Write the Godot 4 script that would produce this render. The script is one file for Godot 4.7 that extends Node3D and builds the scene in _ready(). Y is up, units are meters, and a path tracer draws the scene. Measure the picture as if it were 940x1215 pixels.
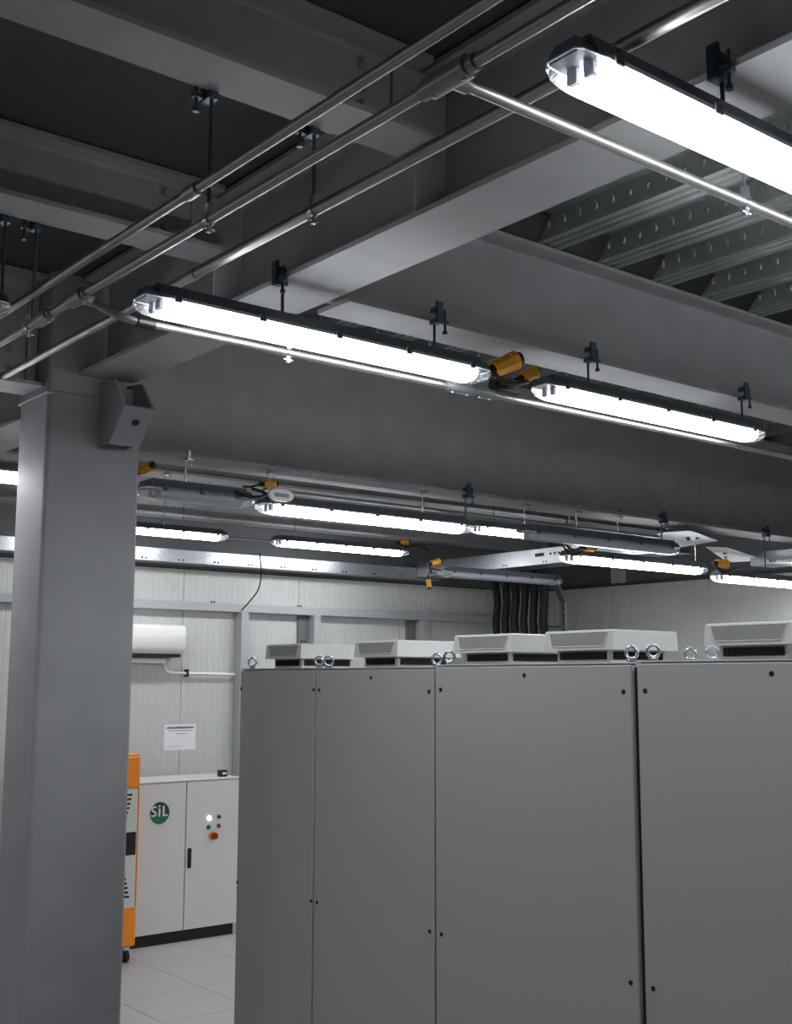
extends Node3D
# Plant room seen from just under the cable level: steel frame, batten lamps, conduits, a row of grey cabinets.
# x runs along the lamp rows, -z runs along the girder; eye height 2.05 m.

var M := {}
var used := {}
var rng := RandomNumberGenerator.new()

# ------------------------------------------------------------------ mesh helpers
func mb() -> SurfaceTool:
	var st := SurfaceTool.new()
	st.begin(Mesh.PRIMITIVE_TRIANGLES)
	return st

func tri(st: SurfaceTool, a: Vector3, b: Vector3, c: Vector3, na: Vector3, nb: Vector3, nc: Vector3):
	var n := (b - a).cross(c - a)
	if n.dot(na + nb + nc) > 0.0:
		st.set_normal(na); st.add_vertex(a)
		st.set_normal(nc); st.add_vertex(c)
		st.set_normal(nb); st.add_vertex(b)
	else:
		st.set_normal(na); st.add_vertex(a)
		st.set_normal(nb); st.add_vertex(b)
		st.set_normal(nc); st.add_vertex(c)

func quad(st: SurfaceTool, a: Vector3, b: Vector3, c: Vector3, d: Vector3, n: Vector3):
	tri(st, a, b, c, n, n, n)
	tri(st, a, c, d, n, n, n)

# convex polygon face with the normal pointing away from inside point
func poly(st: SurfaceTool, pts: Array, inside: Vector3):
	var n: Vector3 = Vector3.ZERO
	for i in range(1, pts.size() - 1):
		n += (pts[i] - pts[0]).cross(pts[i + 1] - pts[0])
	n = n.normalized()
	var mid := Vector3.ZERO
	for p in pts: mid += p
	mid /= pts.size()
	if n.dot(mid - inside) < 0: n = -n
	for i in range(1, pts.size() - 1):
		tri(st, pts[0], pts[i], pts[i + 1], n, n, n)

# box from lo to hi with chamfered edges (c = 0: plain)
func box(st: SurfaceTool, lo: Vector3, hi: Vector3, c := 0.0):
	var mid := (lo + hi) * 0.5
	var h := (hi - lo) * 0.5
	c = minf(c, minf(h.x, minf(h.y, h.z)) * 0.9)
	for ax in 3:
		for s in [-1.0, 1.0]:
			var n := Vector3.ZERO; n[ax] = s
			var u := (ax + 1) % 3
			var v := (ax + 2) % 3
			var pts := []
			for k in [[-1, -1], [1, -1], [1, 1], [-1, 1]]:
				var p := mid
				p[ax] += s * h[ax]
				p[u] += k[0] * (h[u] - c)
				p[v] += k[1] * (h[v] - c)
				pts.append(p)
			quad(st, pts[0], pts[1], pts[2], pts[3], n)
	if c <= 0.0: return
	for ax in 3:
		var u := (ax + 1) % 3
		var v := (ax + 2) % 3
		for su in [-1.0, 1.0]:
			for sv in [-1.0, 1.0]:
				var n := Vector3.ZERO; n[u] = su; n[v] = sv; n = n.normalized()
				var p := []
				for k in [[-1, 0], [1, 0], [1, 1], [-1, 1]]:
					var q := mid
					q[ax] += k[0] * (h[ax] - c)
					q[u] += su * (h[u] - (c if k[1] == 1 else 0.0))
					q[v] += sv * (h[v] - (0.0 if k[1] == 1 else c))
					p.append(q)
				quad(st, p[0], p[1], p[2], p[3], n)
	for sx in [-1.0, 1.0]:
		for sy in [-1.0, 1.0]:
			for sz in [-1.0, 1.0]:
				var s := Vector3(sx, sy, sz)
				var a := mid + s * (h - Vector3(0, c, c))
				var b := mid + s * (h - Vector3(c, 0, c))
				var d := mid + s * (h - Vector3(c, c, 0))
				var n := s.normalized()
				tri(st, a, b, d, n, n, n)

# round bar through points
func tube(st: SurfaceTool, pts: Array, r: float, n := 12, caps := true):
	var rings := []
	var norms := []
	var up := Vector3.UP
	for i in pts.size():
		var t: Vector3
		if i == 0: t = pts[1] - pts[0]
		elif i == pts.size() - 1: t = pts[i] - pts[i - 1]
		else: t = (pts[i + 1] - pts[i]).normalized() + (pts[i] - pts[i - 1]).normalized()
		t = t.normalized()
		if absf(t.dot(up)) > 0.95: up = Vector3.RIGHT if absf(t.x) < 0.9 else Vector3.BACK
		var a := t.cross(up).normalized()
		var b := a.cross(t).normalized()
		up = b
		var ring := []
		var nr := []
		for k in n:
			var w := TAU * k / n
			var d := a * cos(w) + b * sin(w)
			nr.append(d)
			ring.append(pts[i] + d * r)
		rings.append(ring); norms.append(nr)
	for i in rings.size() - 1:
		for k in n:
			var k2 := (k + 1) % n
			tri(st, rings[i][k], rings[i + 1][k], rings[i + 1][k2], norms[i][k], norms[i + 1][k], norms[i + 1][k2])
			tri(st, rings[i][k], rings[i + 1][k2], rings[i][k2], norms[i][k], norms[i + 1][k2], norms[i][k2])
	if caps:
		for e in [0, rings.size() - 1]:
			var other: Vector3 = pts[1] if e == 0 else pts[e - 1]
			var nn: Vector3 = (pts[e] - other).normalized()
			for k in n:
				tri(st, pts[e], rings[e][k], rings[e][(k + 1) % n], nn, nn, nn)

func cyl(st: SurfaceTool, a: Vector3, b: Vector3, r: float, n := 12): tube(st, [a, b], r, n)

func ring_shape(st: SurfaceTool, c: Vector3, axis: Vector3, R: float, r: float, sy := 1.0, n := 18, m := 8):
	var a := axis.cross(Vector3.UP).normalized()
	var b := Vector3.UP
	for i in n:
		for j in m:
			var p := []
			var q := []
			for k in [[0, 0], [1, 0], [1, 1], [0, 1]]:
				var u: float = TAU * (i + k[0]) / n
				var v: float = TAU * (j + k[1]) / m
				var d := a * cos(u) + b * sin(u) * sy
				var nn := (d * cos(v) + axis * sin(v)).normalized()
				p.append(c + d * R + nn * r); q.append(nn)
			tri(st, p[0], p[1], p[2], q[0], q[1], q[2])
			tri(st, p[0], p[2], p[3], q[0], q[2], q[3])

# extrude a 2D profile (convex or not, given counterclockwise) along an axis. frame: o + px*u + py*v, swept by w
func prism(st: SurfaceTool, prof: PackedVector2Array, o: Vector3, u: Vector3, v: Vector3, w: Vector3, smooth := false, caps := true):
	var n := prof.size()
	var en := []
	var area := 0.0
	for i in n: area += prof[i].cross(prof[(i + 1) % n])
	var sg := 1.0 if area > 0 else -1.0
	for i in n:
		var e := prof[(i + 1) % n] - prof[i]
		en.append(Vector2(e.y, -e.x).normalized() * sg)
	for i in n:
		var j := (i + 1) % n
		var a := o + u * prof[i].x + v * prof[i].y
		var b := o + u * prof[j].x + v * prof[j].y
		var n0: Vector2 = en[i]
		var n1: Vector2 = en[i]
		if smooth:
			var pr: Vector2 = en[(i + n - 1) % n]
			var nx: Vector2 = en[j]
			if pr.dot(n0) > 0.6: n0 = (pr + n0).normalized()
			if nx.dot(n1) > 0.6: n1 = (nx + n1).normalized()
		var N0 := (u * n0.x + v * n0.y).normalized()
		var N1 := (u * n1.x + v * n1.y).normalized()
		tri(st, a, b, b + w, N0, N1, N1)
		tri(st, a, b + w, a + w, N0, N1, N0)
	if caps:
		var idx := Geometry2D.triangulate_polygon(prof)
		for e in 2:
			var nn := (w if e == 1 else -w).normalized()
			var off := w * e
			for k in range(0, idx.size(), 3):
				var p := []
				for q in 3:
					p.append(o + off + u * prof[idx[k + q]].x + v * prof[idx[k + q]].y)
				tri(st, p[0], p[1], p[2], nn, nn, nn)

func mesh_of(st: SurfaceTool, m: Material) -> ArrayMesh:
	var me := st.commit()
	me.surface_set_material(0, m)
	return me

# ------------------------------------------------------------------ scene helpers
func numbered(called: String) -> String:
	var k: int = used.get(called, 0)
	used[called] = k + 1
	return called if k == 0 else "%s_%03d" % [called, k]

func put(called: String, me: Mesh, parent: Node) -> MeshInstance3D:
	var o := MeshInstance3D.new()
	o.mesh = me
	o.name = numbered(called) if parent == self else called
	parent.add_child(o, true)
	return o

func build(st: SurfaceTool, called: String, m: Material, parent: Node = self) -> MeshInstance3D:
	return put(called, mesh_of(st, m), parent)

func tag(o: Node, label: String, category: String, group := "") -> Node:
	o.set_meta("label", label)
	o.set_meta("category", category)
	if group != "": o.set_meta("group", group)
	return o

func thing(called: String, label: String, category: String, at := Vector3.ZERO, group := "") -> Node3D:
	var o := Node3D.new()
	o.name = numbered(called)
	add_child(o)
	o.position = at
	tag(o, label, category, group)
	return o

func setting(called: String) -> Node3D:
	var o := Node3D.new()
	o.name = called
	add_child(o)
	o.set_meta("kind", "structure")
	return o

func noise_tex(lo: Color, hi: Color, freq: float, seed_: int, octaves := 4, size := 512) -> NoiseTexture2D:
	var f := FastNoiseLite.new()
	f.noise_type = FastNoiseLite.TYPE_SIMPLEX_SMOOTH
	f.seed = seed_
	f.frequency = freq
	f.fractal_octaves = octaves
	var t := NoiseTexture2D.new()
	t.width = size; t.height = size
	t.seamless = true
	t.noise = f
	var g := Gradient.new()
	g.set_color(0, lo); g.set_color(1, hi)
	t.color_ramp = g
	return t

func mat(called: String, c: Color, rough := 0.5, metal := 0.0, vary := 0.0, freq := 0.02, scale := 0.7) -> StandardMaterial3D:
	var m := StandardMaterial3D.new()
	m.resource_name = called
	m.albedo_color = c
	m.roughness = rough
	m.metallic = metal
	if vary > 0.0:
		m.albedo_texture = noise_tex(Color(1 - vary, 1 - vary, 1 - vary), Color(1, 1, 1), freq, called.hash() % 1000)
		m.uv1_triplanar = true
		m.uv1_world_triplanar = true
		m.uv1_scale = Vector3.ONE * scale
	M[called] = m
	return m

# ------------------------------------------------------------------ main
func _ready():
	rng.seed = 4711
	# camera
	var cam := Camera3D.new()
	cam.name = "camera"
	cam.fov = 46.87
	cam.position = Vector3(0, 2.05, 0)
	cam.rotation_order = EULER_ORDER_YXZ
	cam.rotation = Vector3(deg_to_rad(8.06), deg_to_rad(-38.80), deg_to_rad(0.11))
	cam.near = 0.05
	cam.far = 60
	add_child(cam)
	cam.current = true
	# environment: an enclosed room, no daylight
	var env := Environment.new()
	env.background_mode = Environment.BG_COLOR
	env.background_color = Color(0, 0, 0)
	env.tonemap_mode = Environment.TONE_MAPPER_LINEAR
	env.tonemap_exposure = 1.38
	env.sdfgi_enabled = true
	env.ssao_enabled = true
	env.ssil_enabled = true
	var we := WorldEnvironment.new()
	we.name = "environment"
	we.environment = env
	add_child(we)

	materials()
	room()
	frame()
	cabinets()
	lamps()
	conduits()
	trays()
	back_area()
	plugs()

const GLOW := 16.0       # radiance of the lit covers
const LAMP := 0.32       # energy of the light under each cover

func materials():
	mat("steel_paint", Color(0.615, 0.62, 0.63), 0.62, 0.0, 0.09, 0.012, 0.5)
	mat("column_paint", Color(0.58, 0.585, 0.60), 0.60, 0.0, 0.07, 0.012, 0.5)
	mat("upper_panel", Color(0.40, 0.41, 0.42), 0.6, 0.0, 0.06)
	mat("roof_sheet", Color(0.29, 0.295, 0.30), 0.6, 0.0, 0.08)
	mat("deck_steel", Color(0.62, 0.64, 0.64), 0.36, 0.75, 0.15, 0.01, 0.9)
	mat("galvanised", Color(0.72, 0.735, 0.75), 0.34, 0.85, 0.22, 0.03, 3.0)
	mat("bright_plate", Color(0.90, 0.91, 0.92), 0.35, 0.2)  # galvanised plate painted near white, lamp light put into the colour
	mat("zinc", Color(0.78, 0.80, 0.82), 0.25, 0.95)
	mat("dark_zinc", Color(0.30, 0.34, 0.37), 0.4, 0.6)
	mat("conduit_steel", Color(0.56, 0.56, 0.56), 0.42, 0.85)
	mat("cast_grey", Color(0.50, 0.51, 0.52), 0.4, 0.4)
	mat("wall_panel", Color(0.765, 0.77, 0.765), 0.5, 0.0, 0.04)
	mat("wall_core", Color(0.22, 0.22, 0.22), 0.8)
	mat("rail_paint", Color(0.66, 0.67, 0.68), 0.45)
	mat("cabinet_grey", Color(0.655, 0.66, 0.66), 0.5, 0.0, 0.03, 0.05, 2.0)
	mat("fan_grey", Color(0.775, 0.78, 0.775), 0.5)
	mat("fan_grille", Color(0.52, 0.53, 0.53), 0.5)
	mat("black_plastic", Color(0.035, 0.035, 0.04), 0.5)
	mat("rubber", Color(0.02, 0.02, 0.022), 0.6)
	mat("screw_steel", Color(0.16, 0.16, 0.17), 0.4, 0.7)
	mat("housing_grey", Color(0.30, 0.32, 0.35), 0.5)
	mat("clip_grey", Color(0.22, 0.24, 0.26), 0.5)
	mat("holder_grey", Color(0.36, 0.39, 0.43), 0.5)
	mat("yellow_plug", Color(0.86, 0.60, 0.05), 0.45)
	mat("white_shell", Color(0.90, 0.90, 0.90), 0.25)
	mat("machine_white", Color(0.80, 0.80, 0.78), 0.45)
	mat("machine_orange", Color(0.95, 0.55, 0.03), 0.45)
	mat("sil_grey", Color(0.82, 0.825, 0.82), 0.5)
	mat("green_dark", Color(0.03, 0.24, 0.17), 0.5)
	mat("green_light", Color(0.08, 0.42, 0.30), 0.5)
	mat("button_red", Color(0.62, 0.08, 0.06), 0.4)
	mat("button_green", Color(0.05, 0.36, 0.25), 0.4)
	mat("paper_white", Color(0.90, 0.90, 0.91), 0.7)
	var t: StandardMaterial3D = mat("floor_tile", Color(0.80, 0.80, 0.80), 0.45)
	t.albedo_texture = noise_tex(Color(0.80, 0.80, 0.80), Color(1, 1, 1), 0.09, 77, 3)
	t.uv1_triplanar = true; t.uv1_world_triplanar = true; t.uv1_scale = Vector3.ONE * 2.0
	mat("joint_dark", Color(0.14, 0.14, 0.14), 0.8)
	var lit: StandardMaterial3D = mat("lit_cover", Color(0.9, 0.9, 0.9), 0.4)
	lit.emission_enabled = true
	lit.emission = Color(0.98, 0.99, 1.0)
	lit.emission_energy_multiplier = GLOW
	var clear: StandardMaterial3D = mat("clear_cover", Color(0.93, 0.95, 0.97, 0.22), 0.08)
	clear.transparency = BaseMaterial3D.TRANSPARENCY_ALPHA
	mat("dull_cover", Color(0.60, 0.62, 0.65), 0.28)
	var led: StandardMaterial3D = mat("white_indicator", Color(0.95, 0.95, 0.95), 0.3)
	led.emission_enabled = true
	led.emission = Color(1, 1, 1)
	led.emission_energy_multiplier = 1.6

# ------------------------------------------------------------------ room shell
func room():
	# floor: raised 600 mm tiles on a dark base
	var fl := setting("floor")
	var st := mb()
	box(st, Vector3(-4.7, -0.25, -9.5), Vector3(9.6, -0.03, 3.7))
	build(st, "floor_base", M.joint_dark, fl)
	var t := mb()
	box(t, Vector3(0.0025, -0.03, 0.0025), Vector3(0.5975, 0.0, 0.5975), 0.0015)
	var tm := mesh_of(t, M.floor_tile)
	var cells := []
	for i in range(-8, 16):
		for j in range(-16, 6):
			var x := 4.19 + (i - 7) * 0.6
			var z := -7.90 + (j + 13) * 0.6
			if x < -4.55 or x + 0.6 > 9.25 or z + 0.6 > 3.55 or z < -9.25: continue
			cells.append([Vector2(x + 0.3, z + 0.3).distance_to(Vector2(4.5, -7.4)), x, z])
	cells.sort_custom(func(a, b): return a[0] < b[0])
	var rest := mb()
	for k in cells.size():
		if k < 290:
			var o := put("tile", tm, fl)
			o.position = Vector3(cells[k][1], 0, cells[k][2])
		else:
			box(rest, Vector3(cells[k][1] + 0.0025, -0.03, cells[k][2] + 0.0025), Vector3(cells[k][1] + 0.5975, 0, cells[k][2] + 0.5975))
	var ro := build(rest, "tiles_beyond", M.floor_tile, fl)
	ro.set_meta("kind", "stuff")
	# ceiling: profiled deck right of the girder, flat sheet left of it, slab above
	var ce := setting("ceiling")
	st = mb()
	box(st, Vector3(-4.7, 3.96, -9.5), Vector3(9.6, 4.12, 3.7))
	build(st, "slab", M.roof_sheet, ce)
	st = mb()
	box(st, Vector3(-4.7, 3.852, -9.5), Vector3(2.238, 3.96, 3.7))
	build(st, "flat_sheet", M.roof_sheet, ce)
	deck(ce)
	# back wall (z = -9.2) and right wall (x = 9.2) in ribbed sandwich panels to 3.0 m, smooth dark panels above
	var wb := setting("wall_back")
	st = mb()
	box(st, Vector3(-4.7, -0.2, -9.5), Vector3(9.6, 4.0, -9.235))
	build(st, "wall_core", M.wall_core, wb)
	var pm := panel_mesh(1.208, 3.0, 20)
	for k in range(-7, 4):
		var o := put("panel", pm, wb)
		o.position = Vector3(5.02 + 1.212 * k, 0, -9.235)
	st = mb()
	box(st, Vector3(-4.6, 3.012, -9.236), Vector3(9.2, 3.96, -9.205))
	build(st, "upper_panel", M.upper_panel, wb)
	var wr := setting("wall_right")
	st = mb()
	box(st, Vector3(9.235, -0.2, -9.5), Vector3(9.6, 4.0, 3.7))
	build(st, "wall_core", M.wall_core, wr)
	for k in 11:
		var o := put("panel", pm, wr)
		o.rotation.y = -PI / 2
		o.position = Vector3(9.235, 0, -9.2 + 1.212 * k)
	st = mb()
	box(st, Vector3(9.205, 3.012, -9.2), Vector3(9.236, 3.96, 3.6))
	build(st, "upper_panel", M.upper_panel, wr)
	st = mb()
	box(st, Vector3(9.17, 2.985, -9.19), Vector3(9.21, 3.012, 3.5), 0.003)
	build(st, "top_channel", M.dark_zinc, wr)
	st = mb()
	box(st, Vector3(9.13, 3.01, -7.9), Vector3(9.205, 3.9, -7.76), 0.004)
	build(st, "wall_stud", M.rail_paint, wr)
	# walls behind the camera close the room
	var wl := setting("wall_left")
	st = mb()
	box(st, Vector3(-4.9, -0.2, -9.5), Vector3(-4.58, 4.0, 3.7))
	build(st, "plain_panel", M.wall_panel, wl)
	var wf := setting("wall_front")
	st = mb()
	box(st, Vector3(-4.7, -0.2, 3.55), Vector3(9.6, 4.0, 3.8))
	build(st, "plain_panel", M.upper_panel, wf)

# sandwich panel standing on y = 0, width along +x, face towards +z at 0.035, with shallow vertical grooves
func panel_mesh(w: float, h: float, ribs: int) -> ArrayMesh:
	var st := mb()
	var prof := PackedVector2Array()
	prof.append(Vector2(0, 0)); prof.append(Vector2(w, 0)); prof.append(Vector2(w, 0.032)); prof.append(Vector2(w - 0.003, 0.035))
	var p := w / ribs
	for i in range(ribs - 1, 0, -1):
		var x := p * i
		prof.append(Vector2(x + 0.009, 0.035)); prof.append(Vector2(x + 0.004, 0.0331))
		prof.append(Vector2(x - 0.004, 0.0331)); prof.append(Vector2(x - 0.009, 0.035))
	prof.append(Vector2(0.003, 0.035)); prof.append(Vector2(0, 0.032))
	prism(st, prof, Vector3.ZERO, Vector3.RIGHT, Vector3.BACK, Vector3(0, h, 0))
	return mesh_of(st, M.wall_panel)

# trapezoidal composite deck: each corrugation is a piece; embossed sides
func deck(ce: Node3D):
	var z0 := -9.2
	var z1 := 3.5
	var pitch := 0.366
	var y0 := 3.845
	var H := 0.085
	# profile across x from the start of one lower flange to the next
	var line := [Vector2(0, 0), Vector2(0.030, 0), Vector2(0.036, 0.010), Vector2(0.048, 0.010), Vector2(0.054, 0), Vector2(0.078, 0), Vector2(0.084, 0.010), Vector2(0.096, 0.010), Vector2(0.102, 0), Vector2(0.135, 0),
		Vector2(0.165, H), Vector2(0.235, H), Vector2(0.241, H - 0.01), Vector2(0.262, H - 0.01), Vector2(0.268, H), Vector2(0.336, H), Vector2(pitch, 0)]
	var st := mb()
	for i in line.size() - 1:
		var a := Vector3(line[i].x, y0 + line[i].y, z0)
		var b := Vector3(line[i + 1].x, y0 + line[i + 1].y, z0)
		var e: Vector2 = line[i + 1] - line[i]
		var n := Vector3(e.y, -e.x, 0).normalized()
		var w := Vector3(0, 0, z1 - z0)
		quad(st, a, b, b + w, a + w, n)
		# the sheet's upper face
		var up := Vector3(-e.y, e.x, 0).normalized() * 0.0012
		quad(st, a + up, b + up, b + w + up, a + w + up, -n)
	# embossments on the sloping side that faces -x
	var s0 := Vector2(0.336, H)
	var s1 := Vector2(pitch, 0)
	var d := (s1 - s0).normalized()
	var nn := Vector3(-absf(d.y), -absf(d.x), 0)
	for k in int((z1 + 5.0) / 0.085):
		var zc := -5.0 + 0.085 * k
		if zc > -1.0: break
		for t in [0.38]:
			var c2: Vector2 = s0.lerp(s1, t)
			var c := Vector3(c2.x, y0 + c2.y, zc)
			var dv := Vector3(d.x, d.y, 0)
			var out := nn * 0.0045
			var A := []
			var B := []
			for q in 8:
				var w := TAU * q / 8
				A.append(c + dv * sin(w) * 0.021 + Vector3(0, 0, cos(w) * 0.013))
				B.append(c + dv * sin(w) * 0.015 + Vector3(0, 0, cos(w) * 0.008) + out)
			for q in 8:
				poly(st, [A[q], A[(q + 1) % 8], B[(q + 1) % 8], B[q]], c)
			poly(st, B, c)
	var me := mesh_of(st, M.deck_steel)
	for k in 19:
		var o := put("deck_corrugation", me, ce)
		o.position = Vector3(2.30 + 0.002 + pitch * k, 0, 0)
	# black foam fillers closing the corrugations over the lamp-row beam
	st = mb()
	var f0 := [Vector3(0.136, y0, -3.295), Vector3(0.365, y0, -3.295), Vector3(0.336, y0 + H - 0.011, -3.19), Vector3(0.165, y0 + H - 0.011, -3.19)]
	var f1 := []
	for p in f0: f1.append(Vector3(p.x, p.y, -3.48))
	var ins := Vector3(0.25, y0 + 0.04, -3.38)
	poly(st, f0, ins); poly(st, f1, ins)
	for i in 4: poly(st, [f0[i], f0[(i + 1) % 4], f1[(i + 1) % 4], f1[i]], ins)
	var fm := mesh_of(st, M.rubber)
	for k in 18:
		var o := put("foam_filler", fm, ce)
		o.position = Vector3(2.302 + pitch * k, 0, 0)

# ------------------------------------------------------------------ steel frame
func ibeam(st: SurfaceTool, along_x: bool, c: float, a: float, b: float, y0: float, y1: float, w: float, tf := 0.018, tw := 0.012):
	var r := 0.012
	var h := w * 0.5
	var prof := PackedVector2Array([Vector2(-h, y0), Vector2(h, y0), Vector2(h, y0 + tf), Vector2(tw / 2 + r, y0 + tf), Vector2(tw / 2 + r * 0.3, y0 + tf + r * 0.3), Vector2(tw / 2, y0 + tf + r),
		Vector2(tw / 2, y1 - tf - r), Vector2(tw / 2 + r * 0.3, y1 - tf - r * 0.3), Vector2(tw / 2 + r, y1 - tf), Vector2(h, y1 - tf), Vector2(h, y1), Vector2(-h, y1), Vector2(-h, y1 - tf), Vector2(-tw / 2 - r, y1 - tf),
		Vector2(-tw / 2 - r * 0.3, y1 - tf - r * 0.3), Vector2(-tw / 2, y1 - tf - r), Vector2(-tw / 2, y0 + tf + r), Vector2(-tw / 2 - r * 0.3, y0 + tf + r * 0.3), Vector2(-tw / 2 - r, y0 + tf), Vector2(-h, y0 + tf)])
	if along_x:
		prism(st, prof, Vector3(a, 0, c), Vector3.BACK, Vector3.UP, Vector3(b - a, 0, 0))
	else:
		prism(st, prof, Vector3(c, 0, a), Vector3.RIGHT, Vector3.UP, Vector3(0, 0, b - a))

func beam(called: String, label: String, along_x: bool, c: float, a: float, b: float, y0: float, y1: float, w: float) -> Node3D:
	var at := Vector3((a + b) / 2, y0, c) if along_x else Vector3(c, y0, (a + b) / 2)
	var o := thing(called, label, "beam", at)
	var st := mb()
	var half := absf(b - a) / 2
	ibeam(st, along_x, 0.0, -half, half, 0.0, y1 - y0, w)
	build(st, "rolled_section", M.steel_paint, o)
	return o

func bolt_on(o: Node3D, world: Vector3, axis: Vector3, r := 0.016, called := "bolt"):
	var st := mb()
	var p := world - o.position
	tube(st, [p - axis * 0.004, p + axis * 0.005], r * 1.35, 14)
	tube(st, [p + axis * 0.004, p + axis * 0.017], r, 6)
	build(st, called, M.steel_paint, o)

func plate(o: Node3D, called: String, lo: Vector3, hi: Vector3, c := 0.002):
	var st := mb()
	box(st, lo - o.position, hi - o.position, c)
	build(st, called, M.steel_paint, o)

func frame():
	# main girder towards the column
	var g := beam("steel_girder", "deep grey girder running over the lamps to the column, wide lower flange", false, 2.24, 3.5, -4.87, 3.39, 3.842, 0.256)
	for z in [-2.545, -3.715]:
		plate(g, "stiffener", Vector3(2.114, 3.409, z - 0.007), Vector3(2.234, 3.829, z + 0.007))
	for z in [-3.39]:
		plate(g, "shear_tab", Vector3(2.246, 3.412, z - 0.02), Vector3(2.50, 3.80, z - 0.008))
	var g2 := beam("steel_girder", "girder continuing behind the column towards the panelled wall", false, 2.24, -5.24, -9.19, 3.305, 3.842, 0.256)
	# secondary beams right of the girder
	var a1 := beam("secondary_beam", "grey beam directly above the long lamp row in mid picture, under the deck", true, -3.39, 2.43, 9.19, 3.392, 3.842, 0.20)
	for y in [3.47, 3.56, 3.65, 3.74]:
		bolt_on(a1, Vector3(2.47, y, -3.381), Vector3(0, 0, 1), 0.012)
	var a2 := beam("secondary_beam", "deepest grey beam, running right from the column head behind the lamp row", true, -5.20, 2.44, 9.19, 3.126, 3.842, 0.24)
	for y in [3.30, 3.40, 3.5, 3.6]:
		bolt_on(a2, Vector3(2.50, y, -5.193), Vector3(0, 0, 1), 0.012)
	beam("secondary_beam", "beam beyond the deepest one, only its pale lower flange showing", true, -7.0, 2.37, 9.19, 3.39, 3.842, 0.21)
	beam("secondary_beam", "last beam in front of the panelled back wall", true, -8.82, 2.37, 9.19, 3.39, 3.842, 0.20)
	# left bay
	for d in [[-1.35, "shallow dark beam over the camera, left of the girder"], [-2.525, "shallow beam across the upper left, its lower flange holding a conduit rod"], [-3.70, "second shallow beam across the upper left, nearer the column"]]:
		var z: float = d[0]
		var b := beam("shallow_beam", d[1], true, z, -4.56, 2.10, 3.596, 3.846, 0.17)
		plate(b, "end_plate", Vector3(2.0, 3.62, z + 0.007), Vector3(2.13, 3.822, z + 0.02))
		for y in [3.655, 3.72, 3.785]:
			bolt_on(b, Vector3(1.90, y, z + 0.008), Vector3(0, 0, 1), 0.015)
	var t3 := beam("side_beam", "dark beam joining the column head from the left edge", true, -5.06, -4.56, 1.975, 3.33, 3.846, 0.22)
	for y in [3.42, 3.5, 3.58, 3.66, 3.74]:
		bolt_on(t3, Vector3(1.86, y, -5.052), Vector3(0, 0, 1), 0.014)
	plate(t3, "end_plate", Vector3(1.93, 3.36, -5.05), Vector3(1.975, 3.82, -5.035))
	# column: rectangular hollow section with rounded corners
	var c := thing("steel_column", "large grey box column at the left, bracket near its head", "column", Vector3(2.205, 0, -5.065))
	var st := mb()
	var prof := PackedVector2Array()
	var hx := 0.225
	var hz := 0.165
	var r := 0.022
	for q in [[1, 1, 0.0], [-1, 1, 90.0], [-1, -1, 180.0], [1, -1, 270.0]]:
		for k in 7:
			var w := deg_to_rad(q[2] + 15.0 * k)
			prof.append(Vector2(q[0] * (hx - r) + cos(w) * r, q[1] * (hz - r) + sin(w) * r))
	prism(st, prof, Vector3(0, 0, 0), Vector3.RIGHT, Vector3(0, 0, 1), Vector3(0, 3.85, 0), true)
	build(st, "shaft", M.column_paint, c)
	st = mb()
	box(st, Vector3(-0.235, 3.292, -0.175), Vector3(0.235, 3.305, 0.175), 0.004)
	build(st, "head_plate", M.column_paint, c)
	st = mb()
	box(st, Vector3(-0.35, 0.0, -0.28), Vector3(0.35, 0.03, 0.28), 0.003)
	build(st, "base_plate", M.column_paint, c)
	# bracket on the face of the column: two cheeks, sloping front plate with a hole, top web
	var y := 3.08
	var z := 0.165
	var br := Node3D.new()
	br.name = "bracket"
	c.add_child(br)
	st = mb()
	var side := PackedVector2Array([Vector2(0, 0.005), Vector2(0.105, 0.005), Vector2(0.25, 0.153), Vector2(0.15, 0.282), Vector2(0, 0.30)])
	prism(st, side, Vector3(0.015, y, z), Vector3(0, 0, 1), Vector3.UP, Vector3(0.012, 0, 0))
	build(st, "cheek", M.column_paint, br)
	st = mb()
	prism(st, side, Vector3(0.148, y, z), Vector3(0, 0, 1), Vector3.UP, Vector3(0.012, 0, 0))
	build(st, "cheek", M.column_paint, br)
	st = mb()
	box(st, Vector3(0.02, y + 0.02, z + 0.05), Vector3(0.15, y + 0.27, z + 0.062))
	build(st, "web_plate", M.column_paint, br)
	st = mb()
	var fa := Vector3(0.015, y + 0.005, z + 0.105)
	var fb := Vector3(0.162, y + 0.005, z + 0.105)
	var ra := Vector3(0, 0.148, 0.145)
	var nf := Vector3(0, -0.145, 0.148).normalized() * 0.012
	var inside := fa + (fb - fa) / 2 + ra / 2 + nf / 2
	var P := [fa, fb, fb + ra, fa + ra]
	poly(st, [P[0] + nf, P[1] + nf, P[2] + nf, P[3] + nf], inside)
	poly(st, P, inside)
	for i in 4:
		poly(st, [P[i], P[(i + 1) % 4], P[(i + 1) % 4] + nf, P[i] + nf], inside)
	build(st, "front_plate", M.column_paint, br)
	st = mb()
	var hole := fa + (fb - fa) * 0.55 + ra * 0.62 + nf
	tube(st, [hole - nf * 0.2, hole + nf * 0.12], 0.017, 16)
	build(st, "bolt_hole", M.black_plastic, br)

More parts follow.
